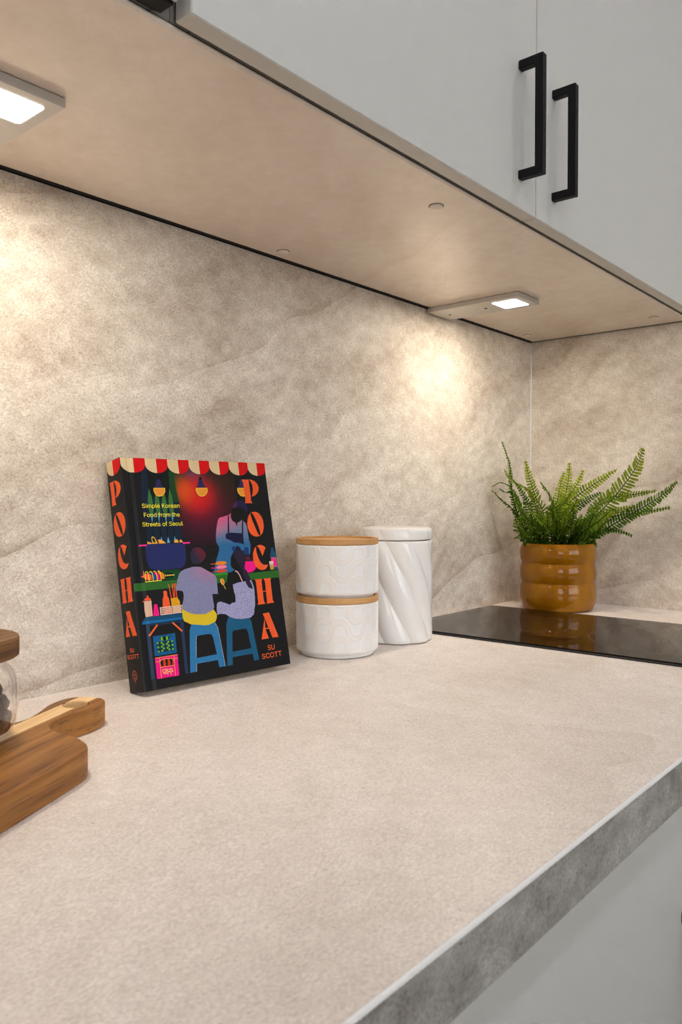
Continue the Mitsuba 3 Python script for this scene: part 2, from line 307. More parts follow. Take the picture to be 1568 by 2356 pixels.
# ------------------------------------------------------------------ glass jar with dried fruit
JC = (-1.1763, -0.1521)
k = thing('storage_jar', 'glass jar with a thick wooden lid standing on the chopping board', 'jar')
outer = [(0, .0205), (.030, .0206), (.036, .0225), (.0405, .0280), (.0436, .0370), (.0448, .0500), (.0444, .0600), (.0428, .0690), (.0395, .0750), (.0368, .0780), (.0362, .0860)]
inner = [(.0338, .0860), (.0344, .0782), (.0370, .0742), (.0402, .0680), (.0418, .0596), (.0422, .0500), (.0410, .0380), (.0380, .0298), (.0340, .0258), (.028, .0245), (0, .0243)]
obj('glass_body', lathe([(r, z) for r, z in smooth_pts(outer, 4)]+[(r, z) for r, z in smooth_pts(inner, 4)], (*JC, 0), 96), 'mat_glass', k, 40)
lid = [(0, .0812), (.0440, .0812), (.0455, .0824), (.0457, .0940), (.0448, .0955), (.0335, .0955), (.0328, .0950), (.0325, .0905), (0, .0905)]
say(obj('lid', lathe(lid, (*JC, 0), 96), 'mat_walnut', k, 30), 'thick brown wooden lid with a round recess')
rg = np.random.default_rng(3)
RT, AW = np.array([0.648, -0.762]), np.array([0.762, 0.648])
for r_, a_, z, s in [(.0290, .004, .034, 1.0), (.0240, -.018, .034, 1.0), (.0235, .021, .034, 1.0), (.0275, -.007, .046, 1.0), (.0255, .014, .046, .95), (.0265, .003, .058, .85),
                     (.0080, -.028, .034, 1.0), (.0070, -.003, .035, 1.1), (.0080, .024, .035, 1.0), (.0080, -.018, .049, 1.0), (.0060, .010, .050, 1.0)]:
    x, y = RT*r_+AW*a_
    m = trimesh.creation.icosphere(subdivisions=4, radius=1.0)
    v = m.vertices.copy(); v = v*(1+.22*(meshkit.fbm(v*2.2+rg.random(3)*9, 3)[:, None]-.5)); v *= np.array([.0115, .0100, .0078])*s
    a = rg.random()*PI; c, sn = math.cos(a), math.sin(a)
    m.vertices = v@np.array([[c, sn, 0], [-sn, c, 0], [0, 0, 1]])+[JC[0]+x, JC[1]+y, z]
    key = obj('dried_fruit', m, 'mat_fruit', None, True)
    labels[key] = {'label': 'dark wrinkled dried fruit inside the glass jar', 'category': 'dried fruit', 'group': 'dried fruits in the glass jar'}

# ------------------------------------------------------------------ two stacked canisters
def canister(z0, turn, label):
    cx, cy, R = -0.6670, -0.0726, 0.0514
    k = thing('ceramic_canister', label, 'canister', None)
    nth, nz, tiles = 720, 150, 16
    th = np.arange(nth)/nth*2*PI
    prof = [(.043, 0), (.0455, .0006), (.046, .0020), (.046, .0046), (.0472, .0050)]+[(R-.0036+.0036*math.sin(a), .0088-.0036*math.cos(a)) for a in np.linspace(.25, PI/2, 8)]
    zs = np.linspace(.0092, .0650, nz)
    rows_r = np.array([r for r, z in prof]+[R]*nz+[R-.0004, R-.0016, R-.0030, R-.0034]); rows_z = np.array([z for r, z in prof]+list(zs)+[.0662, .0668, .0664, .0560])
    size = 2*PI*R/tiles
    U, Z = np.meshgrid((th+turn)*R % (2*PI*R), rows_z, indexing='xy')
    gx, gz = U/size, (Z+.0040)/size
    ix, iz = np.floor(gx).astype(int) % tiles, np.floor(gz).astype(int)
    fx, fz = gx-np.floor(gx), gz-np.floor(gz)
    flip = np.random.default_rng(11).random((tiles, 8)) < .5
    for _ in range(30):                                      # no closed rings in the relief
        for a in range(tiles):
            for b in range(1, 8):
                if not flip[a, b] and flip[a-1, b] and flip[a, b-1] and not flip[a-1, b-1]: flip[a, b] = True
    fl = flip[ix, iz]; fx = np.where(fl, 1-fx, fx)
    d = np.minimum(abs(np.hypot(fx, fz)-.5), abs(np.hypot(1-fx, 1-fz)-.5))*size
    s = np.clip((.0041-d)/.0005, 0, 1); s = s*s*(3-2*s)
    band = np.clip((Z-.0075)/.002, 0, 1)*np.clip((.0655-Z)/.001, 0, 1)
    Rr = rows_r[:, None]+.00032*s*band
    P = np.stack([cx+Rr*np.cos(th), cy+Rr*np.sin(th), np.broadcast_to(z0+rows_z[:, None], Rr.shape)], -1)
    col = (np.array([.83, .838, .84])*(1-(s*band)[..., None])+np.array([.835, .815, .785])*(s*band)[..., None]).reshape(-1, 3)
    base = np.array([[cx, cy, z0+.0002]]); n = len(P)*nth
    m = grid_mesh(P, True)
    m = trimesh.Trimesh(np.vstack([m.vertices, base]), np.vstack([m.faces, [[n, (j+1) % nth, j] for j in range(nth)]]), process=False)
    obj('body', m, 'mat_glaze', k, True, color=np.vstack([col, [[.75, .75, .75]]]))
    lid = [(0, .0640), (.0465, .0640), (.0465, .0669), (R+.0001, .0669), (R+.0005, .0673), (R+.0005, .0732), (R, .0737), (R-.0035, .0737), (R-.004, .0733), (R-.0042, .0711), (0, .0711)]
    say(obj('lid', lathe(lid, (cx, cy, z0), 120), 'mat_bamboo', k, 30), 'flat bamboo lid with a raised rim')
canister(0.0002, 0.0, 'white ceramic canister with wavy relief and bamboo lid, lower of the stacked two')
canister(0.0714, 0.35, 'white ceramic canister with wavy relief and bamboo lid, upper of the stacked two')

# ------------------------------------------------------------------ twisted jar
k = thing('twisted_jar', 'tall white glazed jar with twisted flutes and a matching lid, right of the canisters', 'jar')
TC, TR, TH = (-0.5418, -0.0720), 0.0500, 0.1376
def flute(th, z): return np.abs(np.sin(4*(th-math.radians(198)-(TH-z)/TH*math.radians(91))))
nth = 480; th = np.arange(nth)/nth*2*PI
prof = [(.040, 0), (.0475, .0004), (.0490, .0016), (.0497, .0040)]+[(.0500, z) for z in np.linspace(.006, TH-.004, 80)]+[(.0497, TH-.0016), (.0487, TH-.0003), (.0470, TH), (.0450, TH-.0010), (.0445, TH-.010)]
def fluted(prof, amp):
    r, z = np.array(prof).T
    f = flute(th[None, :], z[:, None])
    A = np.clip(r/.0485, 0, 1)[:, None]**6*amp
    Rr = r[:, None]*(1+.006-A*(1-f**.75))
    return np.stack([TC[0]+Rr*np.cos(th), TC[1]+Rr*np.sin(th), np.broadcast_to(z[:, None], Rr.shape)+.0003], -1)
def cap(P, ends):
    m = grid_mesh(P, True); v, f, n = [m.vertices], [m.faces], len(m.vertices)
    for e, row in enumerate(ends):
        o = row*nth if row >= 0 else (len(P)+row)*nth
        c = P.reshape(-1, nth, 3)[row].mean(0)
        v.append(c[None]); f.append([[n+e, o+(j+1) % nth, o+j] if row == 0 else [n+e, o+j, o+(j+1) % nth] for j in range(nth)])
    return trimesh.Trimesh(np.vstack(v), np.vstack(f), process=False)
obj('body', cap(fluted(prof, .085), (0, -1)), 'mat_white_glaze', k, True)
lp = [(.043, TH+.0006), (.0470, TH+.0008), (.0488, TH+.0016), (.0496, TH+.0034), (.0498, TH+.0070), (.0496, TH+.0112), (.0490, TH+.0140), (.0470, TH+.0160), (.0430, TH+.0172), (.034, TH+.0182), (.02, TH+.0188), (.006, TH+.019)]
lp = [tuple(x) for x in smooth_pts(lp, 4)]
say(obj('lid', cap(fluted(lp, .045), (0, -1)), 'mat_white_glaze', k, True), 'white glazed lid')

# ------------------------------------------------------------------ fern in its pot
PC = np.array([-0.1130, -0.1106, 0.0])
k = thing('potted_fern', 'green artificial fern in a ribbed amber glazed pot in the corner', 'plant')
def bulge(z0, z1, r0, r1, R): return [(r0+(r1-r0)*t+(R-(r0+(r1-r0)*t))*math.sin(PI*t)**.55, z0+(z1-z0)*t) for t in np.linspace(.02, .98, 18)]
pot = [(0, .0008), (.052, .0008), (.0575, .0012), (.0602, .0030), (.0614, .0062)]+[(.0614+.0042*math.sin(PI*min(t, 1)*.5+PI*.5*max(0, (t-.45)/.55))**.7 if 0 < t < 1 else .0614, .0062+.0420*t) for t in ()]
pot += bulge(.0062, .0482, .0606, .0622, .0658)+bulge(.0486, .0820, .0622, .0622, .0658)+bulge(.0824, .1150, .0622, .0610, .0660)
pot += [(.0612, .1158), (.0604, .1168), (.0590, .1169), (.0578, .1160), (.0574, .110), (.0574, .09), (0, .09)]
obj('pot', lathe([(r*.992, z) for r, z in pot], (PC[0], PC[1], 0), 160), 'mat_amber', k, 50)
obj('soil', lathe([(0, .0902), (.0566, .0902), (.0567, .1110), (.04, .1125), (0, .1130)], (PC[0], PC[1], 0), 48), 'mat_soil', k, 60)
FRONDS = json.loads('[[[[-1655,-285,2961],[-1597,-408,2517],[-1595,-466,1951],[-1460,-685,1274]],8,25,50],[[[-1732,-362,2469],[-1646,-467,2266],[-1451,-701,2086],[-1375,-799,1782]],9,75,25],[[[-2055,-298,2150],[-1893,-401,2224],[-1707,-538,2085],[-1545,-653,1670]],10,35,35],[[[-1801,-288,2137],[-1722,-384,2058],[-1620,-504,2013],[-1501,-655,1613]],9,15,30],[[[-1742,-128,2099],[-1663,-289,1917],[-1578,-458,1747],[-1495,-628,1409]],9,20,40],[[[-1759,-788,2623],[-1637,-812,2284],[-1482,-875,1918],[-1334,-925,1693]],12,75,0],[[[-1970,-1168,2239],[-1697,-1193,2027],[-1461,-1176,1808],[-1290,-1085,1527]],14,35,10],[[[-1722,-532,2286],[-1605,-632,2085],[-1516,-698,1906],[-1470,-712,1782]],11,20,20],[[[-2066,-753,1994],[-1879,-764,1753],[-1633,-845,1507],[-1407,-903,1223]],12,30,15],[[[-2334,-1058,1866],[-1955,-1123,1639],[-1571,-1195,1393],[-1209,-1239,1183]],13,40,10],[[[-853,-1087,2432],[-953,-1062,2180],[-1033,-1058,1975],[-1111,-1060,1669]],11,95,0],[[[-982,-1240,2583],[-992,-1235,2313],[-1028,-1199,2031],[-1069,-1160,1670]],12,85,0],[[[-1014,-1515,2440],[-1037,-1408,2201],[-1112,-1241,1913],[-1205,-1054,1621]],12,90,10],[[[-633,-1962,2458],[-795,-1691,2250],[-970,-1405,2009],[-1125,-1146,1682]],13,75,30],[[[-1144,-2588,2783],[-952,-2393,2456],[-931,-2002,1949],[-1101,-1391,1253]],22,55,5],[[[-750,-2683,2082],[-693,-2430,2043],[-675,-2130,1997],[-781,-1688,1865]],10,45,25],[[[-993,-3088,2233],[-807,-2797,2018],[-702,-2412,1786],[-758,-1841,1435]],13,15,30],[[[-553,-2844,1800],[-546,-2554,1745],[-540,-2261,1700],[-737,-1734,1564]],9,35,20],[[[-777,-2285,1311],[-756,-2094,1376],[-749,-1887,1400],[-762,-1659,1334]],7,10,60],[[[-651,-2265,1820],[-710,-2026,1753],[-795,-1757,1674],[-924,-1439,1466]],10,80,30],[[[-422,-1603,2061],[-620,-1458,1949],[-827,-1305,1790],[-1024,-1164,1559]],11,10,30],[[[-1579,-2256,1781],[-1376,-2027,1640],[-1216,-1748,1480],[-1093,-1426,1266]],14,40,15],[[[-1520,-1877,1245],[-1395,-1680,1238],[-1266,-1490,1203],[-1148,-1287,1143]],16,30,10],[[[-1472,-1606,1941],[-1371,-1472,1755],[-1287,-1319,1565],[-1175,-1199,1336]],15,60,5],[[[-1708,-1799,1688],[-1546,-1607,1522],[-1386,-1412,1404],[-1194,-1256,1261]],16,50,5],[[[-1915,-1091,1757],[-1685,-1108,1569],[-1446,-1136,1399],[-1205,-1166,1236]],13,35,10],[[[-2164,-1112,1504],[-1919,-1060,1411],[-1658,-1026,1325],[-1381,-1011,1226]],11,20,10],[[[-1927,-1384,1791],[-1665,-1354,1605],[-1429,-1292,1457],[-1200,-1223,1282]],14,50,0],[[[-2053,-940,1304],[-1844,-928,1307],[-1626,-927,1288],[-1387,-953,1202]],9,15,20],[[[-2448,-973,1627],[-2190,-881,1489],[-1924,-801,1334],[-1664,-712,1193]],14.429423327980118,28,17.076048279432293],[[[-1727,-676,1702],[-1655,-685,1535],[-1573,-706,1351],[-1500,-715,1187]],13.908614095356825,31,16.557868701773177],[[[-1688,-687,1669],[-1617,-703,1512],[-1536,-732,1339],[-1465,-750,1186]],12.710770343047924,40,13.194589822589702],[[[-1946,-979,1770],[-1790,-930,1585],[-1629,-889,1378],[-1472,-841,1190]],13.974479335824459,35,23.34329144436989],[[[-1758,-1005,1628],[-1638,-968,1487],[-1515,-936,1329],[-1395,-899,1189]],15.756428213696035,39,-4.286664388336462],[[[-1839,-1136,1716],[-1684,-1078,1548],[-1526,-1023,1360],[-1371,-965,1190]],12.86792010568798,44,15.82521932366975],[[[-2032,-1334,1711],[-1812,-1234,1547],[-1591,-1135,1362],[-1371,-1036,1193]],12.885406639423149,58,20.36892206527125],[[[-1348,-1102,1789],[-1308,-1078,1594],[-1269,-1054,1380],[-1229,-1030,1187]],14.14868340485641,51,-3.9624696973930575],[[[-1708,-1357,1672],[-1555,-1278,1518],[-1404,-1196,1346],[-1251,-1117,1191]],13.998770962127987,57,21.127823534029524],[[[-1892,-1588,1665],[-1675,-1459,1516],[-1465,-1322,1348],[-1250,-1192,1194]],13.56875565478648,53,21.70569659330613],[[[-1422,-1427,1584],[-1327,-1354,1456],[-1238,-1273,1314],[-1143,-1199,1190]],12.95001927049535,35,-12.14327111699134],[[[-1769,-1759,1631],[-1558,-1617,1493],[-1358,-1461,1336],[-1149,-1316,1194]],14.579260093205015,28,4.972342639744323],[[[-1279,-1601,1647],[-1199,-1508,1500],[-1132,-1400,1336],[-1053,-1306,1190]],12.253518482711431,21,-12.123817569144396],[[[-1198,-1626,1608],[-1126,-1544,1472],[-1065,-1448,1322],[-994,-1364,1189]],13.949427025172152,35,8.898633640112692],[[[-1553,-1588,1734],[-1397,-1498,1557],[-1247,-1403,1358],[-1092,-1312,1177]],12.373930253802648,15,14.286259446131723],[[[-1388,-1633,1568],[-1266,-1544,1442],[-1154,-1446,1301],[-1033,-1356,1177]],14.042555220441383,25,15.88070423498629],[[[-1589,-1833,1540],[-1399,-1703,1424],[-1222,-1559,1294],[-1035,-1426,1179]],13.167763289376715,26,21.74898472573063],[[[-1204,-1784,1699],[-1111,-1680,1532],[-1032,-1560,1345],[-941,-1454,1176]],14.524599452222441,10,0.014656885646379791],[[[-1088,-1851,1615],[-1015,-1743,1473],[-961,-1613,1315],[-890,-1502,1176]],13.455113700356254,32,19.69906933447951],[[[-1105,-1972,1574],[-1016,-1844,1446],[-948,-1690,1303],[-862,-1558,1177]],14.3801088572988,31,12.042682044562643]]')
def frond(pts, ll, tone, roll, seed):
    r = np.random.default_rng(seed)
    P = np.array(pts)[::-1]/1e4
    d = P[0]-[PC[0], PC[1], .1]; d[2] = 0
    b = np.array([PC[0], PC[1], .103])+d*min(1, .034/(np.linalg.norm(d)+1e-9))*.8
    path = smooth_pts(np.vstack([b, P]), 24)
    seg = np.r_[0, np.cumsum(np.linalg.norm(np.diff(path, axis=0), axis=1))]; L = seg[-1]
    at = lambda s: np.array([np.interp(s*L, seg, path[:, i]) for i in range(3)])
    cb = np.array([.018, .070, .012])*(1-tone)+np.array([.060, .150, .014])*tone; ct = np.array([.045, .120, .014])*(1-tone)+np.array([.33, .38, .022])*tone
    stem = tube(path, np.interp(seg/L, [0, .6, 1], [.0012, .0009, .00045]), 6)
    sc = np.repeat((cb*.75+.25*ct)[None], len(stem.vertices), 0)
    key = obj('frond', stem, 'mat_leaf', k, True, color=sc)
    V, F, C = [], [], []
    shape = np.array([(0, .10), (.10, .45), (.25, .85), (.5, 1.0), (.75, .95), (.92, .70), (1.0, .42)])
    s = .12
    while s < .985:
        p = at(s); t = at(min(s+.02, 1))-at(max(s-.02, 0)); t /= np.linalg.norm(t)
        view = CAM-p; view /= np.linalg.norm(view)
        n0 = view*.75+np.array([0, 0, .65]); n0 -= t*(n0@t); n0 /= np.linalg.norm(n0)
        side = np.cross(t, n0); a = math.radians(roll)
        nn = n0*math.cos(a)+side*math.sin(a); ss = np.cross(t, nn)
        f = min(1.0, .45+(s-.16)*3.0)*min(1.0, (1.02-s)*2.1)**.62
        l = max(ll*f, .0036); wd = min(.42*l, .0017+.022*max(0, ll-.008))*(.9+.2*r.random())
        for sg in (-1, 1):
            ang = math.radians(16+10*r.random()+18*max(0, s-.7)); tw = math.radians(r.normal(0, 14)-sg*0)
            dirv = ss*sg*math.cos(ang)+t*math.sin(ang); dirv = dirv+nn*r.normal(.05, .12); dirv /= np.linalg.norm(dirv)
            wv = np.cross(nn, dirv); wv = wv*math.cos(tw)+nn*math.sin(tw); up = np.cross(dirv, wv)
            ln = l*(.9+.2*r.random()); o = len(V); c0 = cb*(1-s)+ct*s; c0 = c0*(.85+.3*r.random())
            for i, (q, hw) in enumerate(shape):
                ctr = p+dirv*(ln*q)-nn*(ln*.16*q*q)
                V += [ctr-wv*hw*wd, ctr-up*.0004*math.sin(PI*min(q, .95))+(-dirv*ln*.07 if i == len(shape)-1 else 0), ctr+wv*hw*wd]
                C += [c0*(1+.35*q)]*3
            for i in range(len(shape)-1):
                for j in (0, 1):
                    x = o+3*i+j; F += [(x, x+1, x+4), (x, x+4, x+3)]
        s += (.0047+.07*max(0, ll-.008))/L
    stuff(obj('leaflets', trimesh.Trimesh(np.array(V), np.array(F), process=False), 'mat_leaf', key, True, color=np.clip(np.array(C), 0, .9)), 'rows of small green leaflets along the frond')
for i, (pts, ll, tone, roll) in enumerate(FRONDS): frond(pts, ll/1000, tone/100, roll, i)

# ------------------------------------------------------------------ cookery book
BQ = dict(x0=-0.95935, y0=-0.05249, th=0.20207, w=188.05, h=234.28, t=27.8, ph=-0.08122)
w, h, t = BQ['w'], BQ['h'], BQ['t']
cp, sp, ct_, st_ = math.cos(BQ['ph']), math.sin(BQ['ph']), math.cos(BQ['th']), math.sin(BQ['th'])
BU = np.array([cp, sp, 0]); BB = np.array([-sp, cp, 0]); BV = ct_*np.array([0, 0, 1.])+st_*BB; BN = -ct_*BB+st_*np.array([0, 0, 1.])
BO = np.array([BQ['x0'], BQ['y0'], 0.0004])
def bw(u, v, n): return BO+(np.asarray(u)[..., None]*BU+np.asarray(v)[..., None]*BV+np.asarray(n)[..., None]*BN)/1000
def place(m, swap=False):
    m = m.copy(); v = m.vertices; m.vertices = bw(v[:, 0], v[:, 1], v[:, 2]); return m
book = thing('cookbook', 'dark illustrated hardback cookbook with orange title letters leaning on the splashback', 'book')
GU, GN = [0, 1.2, 3, 6.0, 7.6, 9.6, 11.4, 13.5, 400], [-.55, -.1, 0, -.1, -.9, -1.15, -.9, -.1, 0]
def relief(u): return np.interp(u, GU, GN)
us = [0, 1.2, 3, 4.5, 6.0, 6.8, 7.6, 8.6, 9.6, 10.5, 11.4, 12.4, 13.5, 16]
prof = Polygon([(u, t+relief(u)) for u in us]+[(w-.4, t), (w, t-.4), (w, t-2.4), (w-.3, t-2.7), (13.5, t-2.7), (9.6, t-3.1), (6, t-2.7), (0, t-2.7)])
def board_cover(prof2):
    m = trimesh.creation.extrude_polygon(prof2, h)
    v = m.vertices.copy(); m.vertices = np.stack([v[:, 0], v[:, 2], v[:, 1]], -1); m.invert(); return m
ink = lambda m, c: np.repeat(np.asarray(c, float)[None], len(m.vertices), 0)
KI = 0.80
def lamp_glow(u, v):
    """The cover's printed background: a red and orange glow fading into black."""
    c = np.repeat(lin('121214')[None], len(u), 0)
    def add(hexc, cu, cv, ru, rv, k, pw=1.0):
        nonlocal c
        g = k*np.exp(-(((u-cu)/ru)**2+((v-cv)/rv)**2)**pw)
        c = c*(1-g[:, None])+lin(hexc)*g[:, None]
    add('3A2616', 118, 205, 36, 34, .8); add('3A1030', 98, 168, 34, 26, .75); add('7A1230', 92, 182, 30, 22, .8); add('7A4A70', 86, 217, 12, 9, .6)
    add('5A5A10', 66, 202, 14, 16, .9); add('E0201E', 88, 196, 22, 19, 1.0, 1.5); add('E8541A', 74, 200, 10, 12, .9, 1.3)
    return c
fc = obj('front_cover', place(board_cover(prof)), 'mat_print', book, color=ink(board_cover(prof), lin('121214'))); say(fc, 'black laminated front cover')
bc = board_cover(Polygon([(0, 0), (w, 0), (w, 2.7), (0, 2.7)])); obj('back_cover', place(bc), 'mat_print', book, color=ink(bc, lin('121214')))
sc_ = board_cover(Polygon([(0.05, .4), (.6, 2.4), (2.4, 2.72), (2.4, t-2.72), (1.2, t-2.4), (.05, t-.9), (-.4, t*.7), (-.55, t*.5), (-.4, t*.3)]))
spn = obj('spine', place(sc_), 'mat_print', book, color=ink(sc_, lin('141213')))
pb = trimesh.creation.box(bounds=[[2.6, 3, 2.75], [w-3.5, h-3, t-3.2]]); say(obj('page_block', place(pb), 'mat_paper', book), 'cream page block')
def flat(poly, fine=None):
    ms = []
    for g in getattr(poly, 'geoms', [poly]):
        if g.geom_type != 'Polygon' or g.area < 1e-3: continue
        v2, f = trimesh.creation.triangulate_polygon(g, engine='earcut')
        ms.append(trimesh.Trimesh(np.c_[v2, np.zeros(len(v2))], f, process=False))
    m = join(*ms)
    if fine:
        v, f = trimesh.remesh.subdivide_to_size(m.vertices, m.faces, fine, max_iter=14); m = trimesh.Trimesh(v, f, process=False)
    if len(m.faces) and m.face_normals[:, 2].mean() < 0: m.invert()
    return m
def printed(name, poly, colour, layer, fine=None, label=None):
    m = flat(poly, fine or (1.4 if poly.bounds[0] < 14.5 else None))
    u, v = m.vertices[:, 0], m.vertices[:, 1]
    if callable(colour): col = colour(u, v)
    else: col = ink(m, colour)
    m.vertices[:, 2] = t+relief(u)+.04+.045*layer
    key = obj(name, place(m), 'mat_print', fc, color=np.clip(col*KI, 0, 1))
    if label: say(key, label)
    return key
bgp = Polygon([(14.2, .6), (w-.8, .6), (w-.8, h-.6), (14.2, h-.6)])
printed('lamp_light', Polygon([(58, 140), (150, 140), (150, 226), (58, 226)]), lamp_glow, 0, 1.6, 'red and orange lamp glow printed on the cover')
def speck(base, amp, scale=1.0):
    def f(u, v):
        n = meshkit.noise(np.stack([u*1.6*scale, v*1.6*scale, 0*u], -1), 5)
        return lin(base)[None]*(1+amp*(n[:, None]-.5)*2)
    return f
def blend(a, b, k): return a*(1-k[:, None])+b*k[:, None]
def cook(u, v):
    k = np.clip((v-152)/26-(u-125)/70, 0, 1); c = blend(lin('2E6CA0')[None]*np.ones((len(u), 1)), lin('7C86A4'), np.clip((v-140)/18, 0, 1))
    c = blend(c, lin('FF5C92'), k**1.2); n = meshkit.noise(np.stack([u*1.8, v*1.8, 0*u], -1), 3); return c*(.86+.28*n[:, None])
def shirt(u, v):
    k = np.clip(.62-np.hypot((u-92)/26, (v-118)/20)*.55, 0, .55); n = meshkit.noise(np.stack([u*1.7, v*1.7, 0*u], -1), 9)
    return blend(lin('8A8CB2')[None]*np.ones((len(u), 1)), lin('C87098'), k)*(.84+.32*n[:, None])
def mhead(u, v):
    k = np.clip((u-74)/14+(v-132)/26, 0, 1); return blend(lin('2C2A40')[None]*np.ones((len(u), 1)), lin('6E1C2C'), k*.9)
GRAD = {'COOK': cook, 'MSHIRT': shirt, 'MHEAD': mhead, 'LILAC': speck('A4A4CE', .34, .9)}
